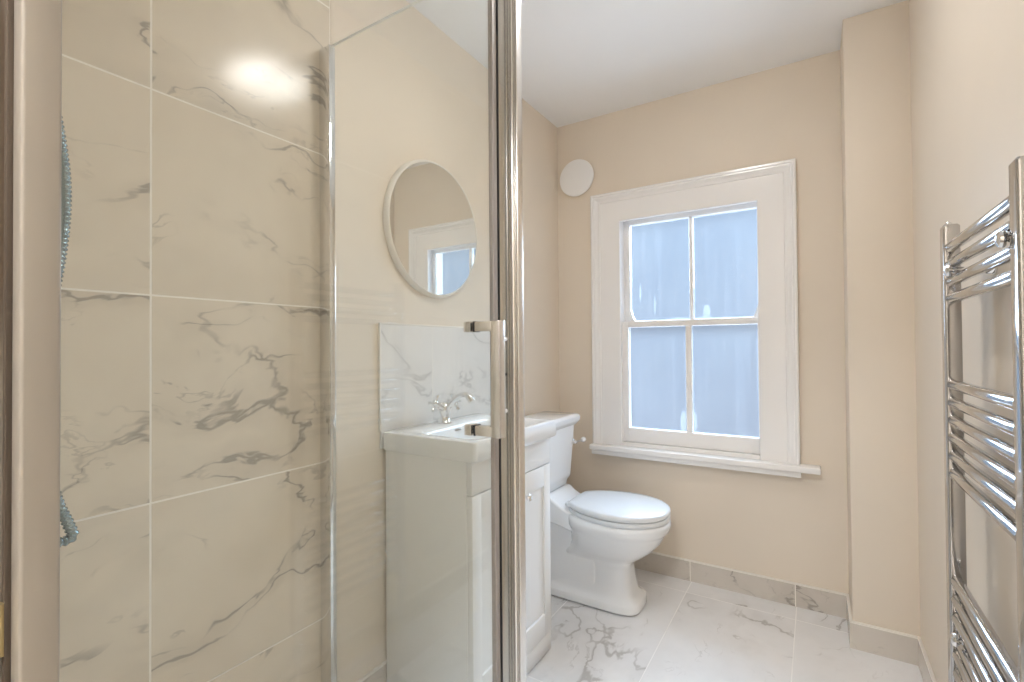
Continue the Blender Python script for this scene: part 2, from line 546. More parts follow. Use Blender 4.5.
# ------------------------------------------------------------------ skirting tiles
SK = 0.1003
def skirting(name, x0, x1, y0, y1, mat):
    bm = new_bm(); box(bm, x0, x1, y0, y1, 0, SK - 0.008)
    o = struct(name, bm, mat, smooth=False)
    bm = new_bm(); box(bm, x0, x1, y0, y1, SK - 0.008, SK, 0.001)
    b = obj('bead', bm, M['grout'], o)
skirting('baseboard_back', XL, BX - 0.009, YW - 0.009, YW, M['skirt_x'])
skirting('baseboard_corner_side', BX - 0.009, BX, BY - 0.009, YW, M['skirt_y'])
skirting('baseboard_corner_front', BX, XR - 0.009, BY - 0.009, BY, M['skirt_x'])
skirting('baseboard_right', XR - 0.009, XR, YN, BY, M['skirt_y'])
skirting('baseboard_left', XL, XL + 0.009, 0.944, YW - 0.009, M['skirt_y'])

# ------------------------------------------------------------------ sash window
win = bpy.data.objects.new('window_1', None)
win.location = (-0.53, YW, 0.6)
COL.objects.link(win)
win['kind'] = 'structure'
win['label'] = 'white painted sash window with frosted panes'
CX0, CX1, CZ0, CZ1 = -1.0095, -0.0613, 0.605, 1.934
bm = new_bm()
def casing_board(prof, ):
    """a mitred three-sided architrave: prof is (distance in from the outer edge, thickness)"""
    def ring(p):
        d, t = p
        y = YW - t
        return [Vector((CX0 + d, y, CZ0)), Vector((CX0 + d, y, CZ1 - d)), Vector((CX1 - d, y, CZ1 - d)), Vector((CX1 - d, y, CZ0))]
    rows = [ring(p) for p in prof]
    b = bmesh.new()
    vr = [[b.verts.new(p) for p in r] for r in rows]
    n = len(rows)
    for i in range(n):
        j = (i + 1) % n
        for s in range(3):
            b.faces.new((vr[i][s], vr[i][s + 1], vr[j][s + 1], vr[j][s]))
    b.faces.new([vr[i][0] for i in range(n)])
    b.faces.new([vr[i][3] for i in reversed(range(n))])
    bmesh.ops.recalc_face_normals(b, faces=b.faces)
    merge(bm, b)
casing_board([(0, -0.002), (0, 0.030), (0.004, 0.036), (0.012, 0.036), (0.016, 0.030), (0.022, 0.030), (0.030, 0.024), (0.040, 0.020),
              (0.046, 0.020), (0.049, 0.016), (0.150, 0.014), (0.154, 0.011), (0.154, -0.002)])
# bottom board inside the casing, above the sill
box(bm, -0.8555, -0.2150, YW - 0.008, YW + 0.03, 0.600, 0.6345, 0.002)
obj('casing', bm, M['gloss_white'], win, angle=25)
# box lining of the opening
bm = new_bm()
box(bm, OX0, OX0 + 0.005, YW, YW + 0.10, OZ0, OZ1)
box(bm, OX1 - 0.003, OX1, YW, YW + 0.10, OZ0, OZ1)
box(bm, OX0, OX1, YW, YW + 0.10, OZ1 - 0.006, OZ1)
box(bm, OX0, OX1, YW, YW + 0.10, OZ0, OZ0 + 0.01)
obj('lining', bm, M['gloss_white'], win, smooth=False)
bm = new_bm()
box(bm, -1.012, 0.012, 2.368, YW + 0.02, 0.592, 0.618, 0.005, 3)
box(bm, -1.006, -0.058, 2.384, YW, 0.566, 0.5925, 0.004, 2)
obj('sill', bm, M['gloss_white'], win)

GX0, GX1 = -0.825, -0.221
def sash(name, y0, y1, z0, zg0, zg1, z1, m0, m1, horns):
    ym = (y0 + y1) / 2
    bm = new_bm()
    xa, xb = OX0 + 0.004, OX1 - 0.002
    box(bm, xa, GX0, y0, y1, z0, z1, 0.003)
    box(bm, GX1, xb, y0, y1, z0, z1, 0.003)
    box(bm, GX0 - 0.001, GX1 + 0.001, y0, y1, z0, zg0, 0.003)
    box(bm, GX0 - 0.001, GX1 + 0.001, y0, y1, zg1, z1, 0.003)
    box(bm, m0, m1, y0 + 0.004, y1 - 0.004, zg0 - 0.001, zg1 + 0.001, 0.004)
    if horns:
        # curved horn brackets at the foot of the stiles
        for sx, x0 in ((1, GX0), (-1, GX1)):
            prof = [(0, 0.0), (0.024, 0.0), (0.016, 0.012), (0.008, 0.030), (0.003, 0.052), (0, 0.060)]
            r0 = [Vector((x0 + sx * p, y0 + 0.006, zg0 + q)) for p, q in prof]
            r1 = [Vector((x0 + sx * p, y1 - 0.004, zg0 + q)) for p, q in prof]
            loft(bm, [r0, r1])
    s = obj(name, bm, M['gloss_white'], win)
    for a, b in ((GX0 - 0.004, m0 + 0.004), (m1 - 0.004, GX1 + 0.004)):
        g = new_bm()
        box(g, a, b, ym - 0.002, ym + 0.002, zg0 - 0.004, zg1 + 0.004)
        rect = [(a + 0.004, b - 0.004, zg0, zg1)]
        obj('pane', g, FROST[name], s, smooth=False)
    return s
UP = (-0.525, -0.507)
LO = (-0.539, -0.510)
loc = world_loc(win)
def rel(x0, x1, z0, z1):
    return (x0 - loc.x, x1 - loc.x, z0 - loc.z, z1 - loc.z)
def relp(x, z, rx, rz):
    return (x - loc.x, z - loc.z, rx, rz)
FROST = {
    'upper_sash': mat_frosted('frosted_upper_pane', [rel(GX0, UP[0], 1.262, 1.768), rel(UP[1], GX1, 1.262, 1.768)],
                              [relp(-0.448, 1.297, 0.018, 0.036), relp(-0.58, 1.264, 0.05, 0.012), relp(-0.46, 1.264, 0.05, 0.010), relp(-0.775, 1.41, 0.005, 0.05), relp(-0.70, 1.34, 0.004, 0.05)]),
    'lower_sash': mat_frosted('frosted_lower_pane', [rel(GX0, LO[0], 0.708, 1.228), rel(LO[1], GX1, 0.708, 1.228)],
                              [relp(-0.555, 0.755, 0.016, 0.055), relp(-0.502, 0.76, 0.010, 0.045)]),
}
sash('upper_sash', YW + 0.052, YW + 0.088, 1.228, 1.262, 1.768, 1.800, *UP, True)
sash('lower_sash', YW + 0.014, YW + 0.050, 0.636, 0.708, 1.228, 1.259, *LO, False)

# ------------------------------------------------------------------ ceiling light, and an added hallway fill of the same shape
def ceiling_light(loc, label, mat, r=0.165):
    t = thing('ceiling_light', label, 'ceiling light', loc, None)
    x, y, z = loc
    bm = new_bm(); lathe(bm, [(r * 0.98, 0), (r, -0.004), (r, -0.022), (r * 0.95, -0.026), (r * 0.9, -0.026)], loc, (0, 0, 1), 48)
    obj('base', bm, M['white_plastic'], t)
    prof = [(r * 0.93, -0.0262)] + [(r * 0.93 * math.cos(a), -0.0262 - 0.045 * math.sin(a)) for a in [PI / 2 * k / 10 for k in range(1, 11)]]
    bm = new_bm(); lathe(bm, prof, loc, (0, 0, 1), 48)
    obj('diffuser', bm, mat, t)
    return t
ceiling_light((-0.345, 1.255, ZC), 'round opal ceiling light glowing above the middle of the bathroom', M['lamp'])
ceiling_light((-0.25, -0.75, ZC), 'unseen fill light added in the hallway, shaped as a round opal ceiling light', M['hall_fill'], 0.19)  # unseen hallway fill, added to brighten the room through the doorway

# ------------------------------------------------------------------ shower enclosure
FX = -0.570           # plane of the door glass
EY = 0.887            # near face of the side panel's frame
bm = new_bm()
box(bm, TILE_F, FX + 0.03, YN + 0.008, EY + 0.03, 0.0, 0.045, 0.012, 3)
box(bm, TILE_F + 0.05, FX - 0.03, YN + 0.06, EY - 0.03, 0.0445, 0.0455)
tray = obj('shower_tray', bm, M['ceramic'], None, origin=((TILE_F + FX) / 2, 0.5, 0))
tag(tray, 'low white shower tray under the glass enclosure', 'shower tray')

enc = thing('shower_enclosure', 'framed clear glass shower enclosure with a nickel pull handle', 'shower enclosure', (FX, EY, 0.046))
bm = new_bm()
box(bm, -1.170, -0.583, EY + 0.005, EY + 0.013, 0.048, ENC_TOP - 0.001)
sp0 = obj('side_panel', bm, M['glass'], enc, smooth=False)
bm = new_bm(); box(bm, -1.162, -0.587, EY + 0.0055, EY + 0.0125, ENC_TOP - 0.001, ENC_TOP + 0.0005)
ge = obj('polished_edge', bm, M['glass_edge'], sp0); ge['label'] = 'pale polished top edge of the pane'
bm = new_bm()   # U-shaped wall channel
box(bm, TILE_F, -1.166, EY, EY + 0.018, 0.046, ENC_TOP, 0.0015)
box(bm, -1.168, -1.162, EY - 0.001, EY + 0.019, 0.046, ENC_TOP, 0.001)
obj('wall_profile', bm, M['chrome'], enc)
bm = new_bm()
box(bm, -0.587, -0.565, EY, EY + 0.018, 0.046, ENC_TOP + 0.004, 0.002)
box(bm, -0.5645, -0.5475, EY - 0.004, EY + 0.014, 0.046, ENC_TOP + 0.004, 0.003, 3)
box(bm, -0.5470, -0.5445, EY, EY + 0.014, 0.046, ENC_TOP + 0.004, 0.0005)
box(bm, -0.5440, -0.5380, EY - 0.001, EY + 0.022, 0.046, ENC_TOP + 0.004, 0.002, 3)
post = obj('corner_post', bm, M['brushed'], enc)
for z, r, m in ((1.072, 0.0032, 'dark'), (1.148, 0.0042, 'white_plastic'), (0.992, 0.0042, 'white_plastic')):
    bm = new_bm(); lathe(bm, [(r, 0), (r, 0.0022), (r * 0.7, 0.003), (0, 0.003)], (-0.572, EY, z), (0, -1, 0), 16)
    s = obj('screw_cap' if m != 'dark' else 'screw_hole', bm, M[m], post)
    s['label'] = 'dark screw hole' if m == 'dark' else 'pale screw cap'
# door: glass pane, edge profile and seal, pull handle
bm = new_bm()
box(bm, FX - 0.003, FX + 0.003, 0.146, 0.832, 0.052, ENC_TOP - 0.004)
dr = obj('door', bm, M['glass'], enc, smooth=False)
bm = new_bm()
box(bm, FX - 0.006, FX + 0.006, 0.832, 0.842, 0.052, ENC_TOP - 0.004, 0.0015)
box(bm, FX - 0.005, FX + 0.002, 0.842, 0.852, 0.052, ENC_TOP - 0.004, 0.001)
s = obj('edge_seal', bm, M['grey_seal'], dr); s['label'] = 'grey magnetic edge strip'
bm = new_bm()
box(bm, FX - 0.008, FX - 0.004, 0.8650, 0.8700, 0.052, ENC_TOP - 0.004, 0.001)
s = obj('rubber_fin', bm, M['dark'], dr); s['label'] = 'dark rubber fin'
bm = new_bm()
box(bm, FX - 0.012, FX + 0.012, 0.133, 0.147, 0.046, ENC_TOP, 0.002)
obj('hinge_profile', bm, M['chrome'], enc)
bm = new_bm()
ZT, ZB, HY, HW = 1.171, 0.968, 0.772, 0.0105
for z in (ZT, ZB):
    box(bm, FX + 0.0045, -0.520, HY - 0.0095, HY + 0.0095, z - 0.0095, z + 0.0095, 0.0012)       # arm on the room side
box(bm, -0.5255, -0.5055, HY - HW, HY + HW, ZB - HW, ZT + HW, 0.0015)
hd = obj('handle', bm, M['brushed'], dr); hd['label'] = 'square brushed nickel pull handle'
for z in (ZT, ZB):
    bm = new_bm(); box(bm, FX + 0.0031, FX + 0.0046, HY - HW, HY + HW, z - HW, z + HW); obj('washer', bm, M['dark'], hd)
    bm = new_bm(); box(bm, FX - 0.020, FX - 0.0031, HY - HW, HY + HW, z - HW, z + HW, 0.001); obj('mount', bm, M['brushed'], hd)

# shower mixer with riser, handset and ribbed hose on the near end wall
mx, my = -0.90, YN + 0.008
sh = thing('shower_mixer', 'chrome shower mixer with ribbed metal hose, beyond the door post', 'shower', (mx, my, 1.0))
bm = new_bm()
tube(bm, [(mx - 0.23, my + 0.05, 1.0), (mx + 0.03, my + 0.05, 1.0)], 0.021, 20)
for dx in (-0.175, -0.025):
    lathe(bm, [(0.032, 0), (0.030, 0.008), (0.014, 0.010), (0.014, 0.045)], (mx + dx, my, 1.0), (0, 1, 0), 24)
obj('valve', bm, M['chrome'], sh)
for dx, sgn in ((-0.23, -1), (0.03, 1)):
    bm = new_bm(); lathe(bm, [(0.02, 0), (0.024, 0.004), (0.024, 0.03), (0.02, 0.034), (0, 0.034)], (mx + dx, my + 0.05, 1.0), (sgn, 0, 0), 20)
    obj('knob', bm, M['chrome'], sh)
bm = new_bm()
tube(bm, [(mx - 0.02, my + 0.05, 1.02), (mx - 0.02, my + 0.05, 1.95)], 0.010, 16)
for z in (1.35, 1.93):
    lathe(bm, [(0.018, 0), (0.018, 0.006), (0.008, 0.008), (0.008, 0.05)], (mx - 0.02, my, z), (0, 1, 0), 20)
obj('riser_rail', bm, M['chrome'], sh)
bm = new_bm()
tube(bm, [(mx - 0.02, my + 0.06, 1.62), (mx - 0.02, my + 0.09, 1.70), (mx - 0.02, my + 0.12, 1.80)], [0.011, 0.012, 0.014], 16)
lathe(bm, [(0.012, 0), (0.045, 0.012), (0.045, 0.022), (0, 0.022)], (mx - 0.02, my + 0.125, 1.80), (0, 0.8, -0.6), 24)
obj('handset', bm, M['chrome'], sh)
hp = smooth_path([(mx - 0.02, 0.190, 1.62), (mx, 0.225, 1.50), (mx, 0.240, 1.416), (mx, 0.2445, 1.345), (mx, 0.239, 1.262), (mx, 0.222, 1.13), (mx, 0.222, 1.00),
                  (mx, 0.236, 0.925), (mx, 0.249, 0.885), (mx, 0.2535, 0.868), (mx, 0.246, 0.862), (mx, 0.228, 0.868), (mx - 0.01, 0.205, 0.90), (mx - 0.02, 0.190, 0.955), (mx - 0.02, 0.182, 0.985)], 26)
# resample evenly and rib it
L = [0.0]
for a, b in zip(hp, hp[1:]):
    L.append(L[-1] + (b - a).length)
tot, step, pts, rad = L[-1], 0.0016, [], []
j = 0
for i in range(int(tot / step)):
    d = i * step
    while L[j + 1] < d:
        j += 1
    f = (d - L[j]) / max(L[j + 1] - L[j], 1e-9)
    pts.append(hp[j].lerp(hp[j + 1], f)); rad.append(0.0062 + (0.0011 if (i % 4) in (1, 2) else -0.0006))
bm = new_bm(); tube(bm, pts, rad, 14)
hs = obj('hose', bm, M['hose'], sh, angle=60); hs['label'] = 'ribbed steel shower hose'

# ------------------------------------------------------------------ vanity unit
VX, VY0, VY1, VZ = -0.851, 1.133, 1.620, 0.796
van = thing('vanity_unit', 'white shaker vanity cabinet with round knobs, under the basin', 'bathroom cabinet', (-1.03, 1.3765, 0))
BK = XL + 0.012
bm = new_bm()
box(bm, BK, VX + 0.019, VY0, VY0 + 0.018, 0.006, VZ, 0.001)
box(bm, BK, VX + 0.019, VY1 - 0.018, VY1, 0.006, VZ, 0.001)
box(bm, BK, BK + 0.01, VY0 + 0.017, VY1 - 0.017, 0.003, VZ - 0.05)
box(bm, BK, VX - 0.02, VY0 + 0.017, VY1 - 0.017, 0.07, 0.088)
bmesh.ops.translate(bm, verts=bm.verts, vec=(0, 0, 0))
for v in bm.verts:
    if v.co.x > VX - 0.0195 and v.co.z > 0:
        v.co.x = VX - 0.0205 + (v.co.x - (VX + 0.019)) if v.co.x > VX else v.co.x
obj('carcass', bm, M['cabinet'], van)
bm = new_bm(); box(bm, VX - 0.020, VX - 0.001, VY0, VY1, 0.006, 0.070, 0.001)
obj('plinth', bm, M['cabinet'], van)
bm = new_bm(); box(bm, VX - 0.020, VX, VY0 + 0.001, VY1 - 0.001, 0.6975, VZ - 0.004, 0.0012)
obj('drawer_front', bm, M['cabinet'], van)
def shaker_door(y0, y1, z0, z1, ky):
    fw, rec = 0.046, 0.007
    bm = new_bm()
    box(bm, VX - 0.019, VX - rec, y0 + fw - 0.001, y1 - fw + 0.001, z0 + 0.070, z1 - 0.068)
    for a in ((y0, y0 + fw, z0, z1), (y1 - fw, y1, z0, z1), (y0 + fw, y1 - fw, z0, z0 + 0.080), (y0 + fw, y1 - fw, z1 - 0.074, z1)):
        box(bm, VX - 0.020, VX, *a, 0.0012)
    d = obj('door', bm, M['cabinet'], van)
    bm = new_bm()
    lathe(bm, [(0.006, 0), (0.005, 0.010), (0.012, 0.016), (0.013, 0.020), (0.010, 0.025), (0, 0.026)], (VX, ky, 0.617), (1, 0, 0), 24)
    kb = obj('knob', bm, M['chrome'], d); kb['label'] = 'round chrome knob'
YM = (VY0 + VY1) / 2
shaker_door(VY0 + 0.001, YM - 0.0012, 0.0725, 0.6930, YM - 0.055)
shaker_door(YM + 0.0012, VY1 - 0.001, 0.0725, 0.6930, YM + 0.055)

# ------------------------------------------------------------------ washbasin
bx0, bx1, by0, by1, bz0, bz1 = XL + 0.0125, -0.827, 1.117, 1.636, 0.797, 0.857
bas = thing('washbasin', 'white ceramic washbasin with square edges, fitted over the vanity cabinet', 'washbasin', (-1.02, 1.3765, bz0))
rings = [round_rect(bx0 + .004, bx1 - .004, by0 + .004, by1 - .004, 0.010, bz0),
         round_rect(bx0, bx1, by0, by1, 0.012, bz0 + 0.005),
         round_rect(bx0, bx1, by0, by1, 0.012, bz1 - 0.007),
         round_rect(bx0 + .002, bx1 - .002, by0 + .002, by1 - .002, 0.012, bz1 - 0.002),
         round_rect(bx0 + .007, bx1 - .007, by0 + .007, by1 - .007, 0.012, bz1)]
ix0, ix1, iy0, iy1 = -1.092, -0.856, 1.160, 1.593
for d, z, r in ((-0.006, bz1, 0.050), (0.0, bz1 - 0.003, 0.050), (0.006, bz1 - 0.012, 0.050), (0.014, bz1 - 0.05, 0.055), (0.03, bz1 - 0.095, 0.06), (0.055, bz1 - 0.115, 0.05), (0.085, bz1 - 0.120, 0.03)):
    rings.append(round_rect(ix0 + d, ix1 - d, iy0 + d, iy1 - d, r, z))
bm = new_bm(); loft(bm, rings, cap0=False)
# underside of the bowl and the flat underside
rings2 = [rings[0], round_rect(-1.10, -0.90, 1.165, 1.588, 0.06, bz0), round_rect(-1.09, -0.905, 1.175, 1.578, 0.06, 0.75), round_rect(-1.05, -0.92, 1.22, 1.53, 0.05, 0.728)]
loft(bm, rings2, cap0=False)
obj('basin_body', bm, M['ceramic'], bas, angle=40)
bm = new_bm(); box(bm, -1.0855, -1.0815, 1.345, 1.379, 0.8345, 0.8415, 0.0015)
ov = obj('overflow_slot', bm, M['rail_chrome'], bas); ov['label'] = 'dark chrome overflow slot'
bm = new_bm(); lathe(bm, [(0.026, 0), (0.026, 0.003), (0.020, 0.005), (0, 0.006)], (-0.975, 1.3765, bz1 - 0.1200), (0, 0, 1), 24)
obj('waste', bm, M['chrome'], bas)

# traditional basin tap
tx, ty, tz = -1.142, 1.360, bz1
tap = thing('basin_tap', 'chrome mixer tap with cross head handles standing at the back of the basin', 'tap', (tx, ty, tz))
bm = new_bm()
lathe(bm, [(0.026, 0), (0.026, 0.004), (0.021, 0.008), (0.017, 0.018), (0.016, 0.030), (0.021, 0.040), (0.023, 0.050), (0.020, 0.062), (0.012, 0.070), (0.008, 0.076), (0, 0.080)], (tx, ty, tz), (0, 0, 1), 28)
for sy in (-1, 1):
    d = Vector((0, sy * 0.86, 0.50))
    tube(bm, [Vector((tx, ty, tz + 0.046)) + d * 0.010, Vector((tx, ty, tz + 0.046)) + d * 0.045], 0.012, 16)
obj('body', bm, M['chrome'], tap)
bm = new_bm()
sp = smooth_path([(tx + 0.008, ty, tz + 0.046), (tx + 0.030, ty, tz + 0.070), (tx + 0.058, ty, tz + 0.096), (tx + 0.085, ty, tz + 0.107), (tx + 0.108, ty, tz + 0.102), (tx + 0.124, ty, tz + 0.084)], 6)
tube(bm, sp, [0.0135 - 0.004 * min(1, i / 14) + (0.0028 if i > len(sp) - 8 else 0) for i in range(len(sp))], 18)
obj('spout', bm, M['chrome'], tap)
for sy in (-1, 1):
    d = Vector((0, sy * 0.86, 0.50)).normalized()
    o0 = Vector((tx, ty, tz + 0.046)) + d * 0.045
    bm = new_bm()
    lathe(bm, [(0.010, 0), (0.008, 0.006), (0.012, 0.012), (0.012, 0.018), (0.009, 0.024), (0.004, 0.027), (0, 0.028)], o0, d, 20)
    u, v = frame_axes(d)
    for e in (u, v, -u, -v):
        a = o0 + d * 0.015
        tube(bm, [a, a + e * 0.020, a + e * 0.024, a + e * 0.029, a + e * 0.032], [0.0042, 0.0036, 0.0058, 0.0058, 0.003], 12)
    obj('handle', bm, M['chrome'], tap)
bm = new_bm()
tube(bm, [(tx + 0.050, ty + 0.004, tz + 0.084), (tx + 0.052, ty + 0.010, tz + 0.060)], 0.0035, 10)
lathe(bm, [(0.003, 0), (0.007, 0.004), (0.007, 0.010), (0, 0.013)], (tx + 0.052, ty + 0.010, tz + 0.062), (0, 0, -1), 14)
obj('waste_lever', bm, M['chrome'], tap)

# splashback tiles with a pale edge bead
sb = thing('splashback', 'marble tile splashback with a pale edge strip behind the basin', 'splashback', (XL, 1.375, 0.857))
bm = new_bm(); box(bm, XL, XL + 0.0085, 1.1185, 1.776, 0.8, 1.2085)
obj('tile_panel', bm, M['splash_tile'], sb, smooth=False)
bm = new_bm()
box(bm, XL, XL + 0.0095, 1.113, 1.1185, 0.858, 1.214, 0.001)
box(bm, XL, XL + 0.0095, 1.1185, 1.782, 1.2085, 1.214, 0.001)
box(bm, XL, XL + 0.0095, 1.776, 1.782, 0.80, 1.2085, 0.001)
obj('edge_strip', bm, M['grout'], sb)

# ------------------------------------------------------------------ round mirror
mc = Vector((XL, 1.390, 1.573))
mir = thing('wall_mirror', 'round mirror with a slim white rim hanging above the basin', 'mirror', mc)
bm = new_bm()
lathe(bm, [(0.250, 0.0), (0.255, 0.002), (0.255, 0.008), (0.2535, 0.014), (0.2505, 0.0195), (0.2475, 0.0225), (0.2450, 0.0230), (0.2435, 0.0215), (0.2430, 0.018), (0.2, 0.016)], mc, (1, 0, 0), 96)
obj('rim', bm, M['mirror_rim'], mir, angle=50)
bm = new_bm()
lathe(bm, [(0.2432, 0.0165), (0.2432, 0.0205), (0.0, 0.0205)], mc, (1, 0, 0), 96)
obj('mirror_glass', bm, M['mirror'], mir)

# ------------------------------------------------------------------ extractor fan cover
fc = Vector((-1.093, YW, 2.050))
fan = thing('extractor_fan', 'small round white extractor fan cover high on the window wall', 'extractor fan', fc)
bm = new_bm(); lathe(bm, [(0.088, 0), (0.088, 0.014), (0.080, 0.015), (0.05, 0.015)], fc, (0, -1, 0), 56)
obj('housing', bm, M['white_plastic'], fan)
bm = new_bm()
lathe(bm, [(0.085, 0.0155), (0.098, 0.0165), (0.1005, 0.020), (0.099, 0.0245), (0.094, 0.0270), (0.060, 0.0290), (0.020, 0.0298), (0, 0.030)], fc, (0, -1, 0), 64)
cv = obj('cover', bm, M['white_plastic'], fan)
bm = new_bm(); lathe(bm, [(0.0065, 0), (0.006, 0.0012), (0, 0.0014)], fc + Vector((0, -0.0298, 0)), (0, -1, 0), 20)
obj('screw_cap', bm, M['white_plastic'], cv)

# ------------------------------------------------------------------ toilet
TY = 2.070
toi = thing('toilet', 'white toilet with its lid down, between the vanity cabinet and the window wall', 'toilet', (-0.9, TY, 0))
def outline(ctrl, z, dx=0.0, sc=1.0, per=6):
    """mirror a half outline (x, half width) given from the back centre to the front tip"""
    half = smooth_path([Vector((x, y, 0)) for x, y in ctrl], per)
    half = half[:-1] + [half[-1]]
    cx = (ctrl[0][0] + ctrl[-1][0]) / 2
    A = [Vector((cx + (p.x - cx) * sc + dx, TY + p.y * sc, z)) for p in half]
    B = [Vector((cx + (p.x - cx) * sc + dx, TY - p.y * sc, z)) for p in reversed(half[1:-1])]
    return A + B
def egg(xb, xf, xm, hw, z, nb=2.6, nf=2.2, n=56):
    pts = []
    for i in range(n):
        a = 2 * PI * i / n
        c, s_ = math.cos(a), math.sin(a)
        e = nf if c >= 0 else nb
        cc = math.copysign(abs(c) ** (2 / e), c); ss = math.copysign(abs(s_) ** (2 / e), s_)
        x = xm + (xf - xm) * cc if c >= 0 else xm + (xm - xb) * cc
        pts.append(Vector((x, TY + hw * ss, z)))
    return pts
bm = new_bm()
loft(bm, [
    egg(-1.085, -0.648, -0.80, 0.104, 0.005, 9, 4.0),
    egg(-1.090, -0.641, -0.80, 0.112, 0.009, 9, 4.0),
    egg(-1.090, -0.641, -0.80, 0.112, 0.036, 9, 4.0),
    egg(-1.088, -0.646, -0.80, 0.107, 0.044, 9, 4.0),
    egg(-1.080, -0.662, -0.80, 0.094, 0.050, 8, 4.0),
    egg(-1.075, -0.674, -0.80, 0.086, 0.066, 8, 4.0),
    egg(-1.070, -0.684, -0.80, 0.080, 0.11, 7, 4.0),
    egg(-1.060, -0.689, -0.80, 0.076, 0.165, 7, 3.8),
    egg(-1.045, -0.686, -0.80, 0.077, 0.190, 6, 3.2),
    egg(-1.020, -0.668, -0.79, 0.088, 0.207, 4, 2.6),
    egg(-0.975, -0.630, -0.77, 0.114, 0.232, 3, 2.3),
    egg(-0.955, -0.595, -0.76, 0.138, 0.262, 2.8, 2.2),
    egg(-0.950, -0.565, -0.755, 0.157, 0.296, 2.8, 2.2),
    egg(-0.955, -0.546, -0.75, 0.168, 0.330, 2.8, 2.2),
    egg(-0.960, -0.540, -0.75, 0.171, 0.340, 2.8, 2.2),
    egg(-0.962, -0.530, -0.75, 0.179, 0.350, 2.8, 2.2),
    egg(-0.962, -0.526, -0.75, 0.183, 0.372, 2.8, 2.2),
    egg(-0.962, -0.529, -0.75, 0.181, 0.386, 2.8, 2.2),
    egg(-0.958, -0.536, -0.75, 0.175, 0.392, 2.8, 2.2),
])
# rear column under the cistern, and the shelf that carries it
loft(bm, [round_rect(-1.085, -0.815, TY - 0.092, TY + 0.092, 0.02, 0.040), round_rect(-1.080, -0.815, TY - 0.084, TY + 0.084, 0.02, 0.06),
          round_rect(-1.075, -0.825, TY - 0.080, TY + 0.080, 0.02, 0.20), round_rect(-1.075, -0.89, TY - 0.080, TY + 0.080, 0.02, 0.25),
          round_rect(-1.085, -0.925, TY - 0.082, TY + 0.082, 0.02, 0.32), round_rect(-1.10, -0.925, TY - 0.09, TY + 0.09, 0.02, 0.35)])
def shelf_ring(x, zb, zt, hw):
    r = 0.012
    pr = []
    for cy, cz, a0 in ((hw - r, zt - r, 0), (-hw + r, zt - r, PI / 2), (-hw + r, zb + r, PI), (hw - r, zb + r, 1.5 * PI)):
        for k in range(5):
            a = a0 + PI / 2 * k / 4
            pr.append(Vector((x, TY + cy + r * math.cos(a), cz + r * math.sin(a))))
    return pr
loft(bm, [shelf_ring(-1.203, 0.36, 0.452, 0.122), shelf_ring(-1.06, 0.34, 0.452, 0.122), shelf_ring(-1.035, 0.335, 0.450, 0.120), shelf_ring(-1.010, 0.33, 0.432, 0.118),
          shelf_ring(-0.975, 0.325, 0.412, 0.120), shelf_ring(-0.93, 0.315, 0.394, 0.125), shelf_ring(-0.87, 0.305, 0.386, 0.11)])
obj('pan', bm, M['ceramic'], toi, angle=45)
LID = [(-0.952, 0.0), (-0.952, 0.045), (-0.950, 0.082), (-0.938, 0.104), (-0.88, 0.147), (-0.80, 0.175), (-0.73, 0.183), (-0.66, 0.172), (-0.60, 0.142), (-0.555, 0.095), (-0.534, 0.048), (-0.528, 0.0)]
bm = new_bm(); loft(bm, [outline(LID, 0.3935, sc=0.985), outline(LID, 0.396, sc=0.995), outline(LID, 0.411, sc=0.995), outline(LID, 0.4135, sc=0.985)])
for y in (-0.06, 0.06):
    box(bm, -0.972, -0.945, TY + y - 0.018, TY + y + 0.018, 0.394, 0.424, 0.005, 3)
obj('seat', bm, M['seat'], toi, angle=45)
bm = new_bm(); loft(bm, [outline(LID, 0.4165, sc=0.985), outline(LID, 0.419, sc=1.0), outline(LID, 0.430, sc=1.0), outline(LID, 0.4355, sc=0.985), outline(LID, 0.4385, sc=0.95), outline(LID, 0.4405, sc=0.80), outline(LID, 0.4415, sc=0.4)])
obj('lid', bm, M['seat'], toi, angle=50)
bm = new_bm()
loft(bm, [round_rect(-1.200, -1.052, TY - 0.095, TY + 0.095, 0.02, 0.4535), round_rect(-1.203, -1.044, TY - 0.105, TY + 0.105, 0.022, 0.462), round_rect(-1.204, -1.041, TY - 0.110, TY + 0.110, 0.022, 0.482),
          round_rect(-1.204, -1.034, TY - 0.126, TY + 0.126, 0.022, 0.494), round_rect(-1.205, -1.032, TY - 0.129, TY + 0.129, 0.022, 0.510), round_rect(-1.206, -1.020, TY - 0.150, TY + 0.150, 0.022, 0.744)])
obj('cistern', bm, M['ceramic'], toi, angle=40)
bm = new_bm()
loft(bm, [round_rect(-1.206, -1.016, TY - 0.155, TY + 0.155, 0.024, 0.7445), round_rect(-1.208, -1.010, TY - 0.163, TY + 0.163, 0.024, 0.752), round_rect(-1.208, -1.004, TY - 0.172, TY + 0.172, 0.024, 0.760), round_rect(-1.208, -0.999, TY - 0.178, TY + 0.178, 0.026, 0.768),
          round_rect(-1.208, -0.998, TY - 0.179, TY + 0.179, 0.026, 0.786), round_rect(-1.205, -1.004, TY - 0.174, TY + 0.174, 0.026, 0.794), round_rect(-1.195, -1.018, TY - 0.160, TY + 0.160, 0.026, 0.797)])
obj('cistern_lid', bm, M['ceramic'], toi, angle=40)
bm = new_bm()
lathe(bm, [(0.013, -0.004), (0.013, 0.006), (0.008, 0.010), (0.008, 0.022), (0, 0.024)], (-1.024, TY + 0.122, 0.660), (1, 0, 0), 20)
tube(bm, [(-1.008, TY + 0.122, 0.660), (-1.006, TY + 0.150, 0.660), (-1.004, TY + 0.190, 0.659)], [0.006, 0.005, 0.005], 12)
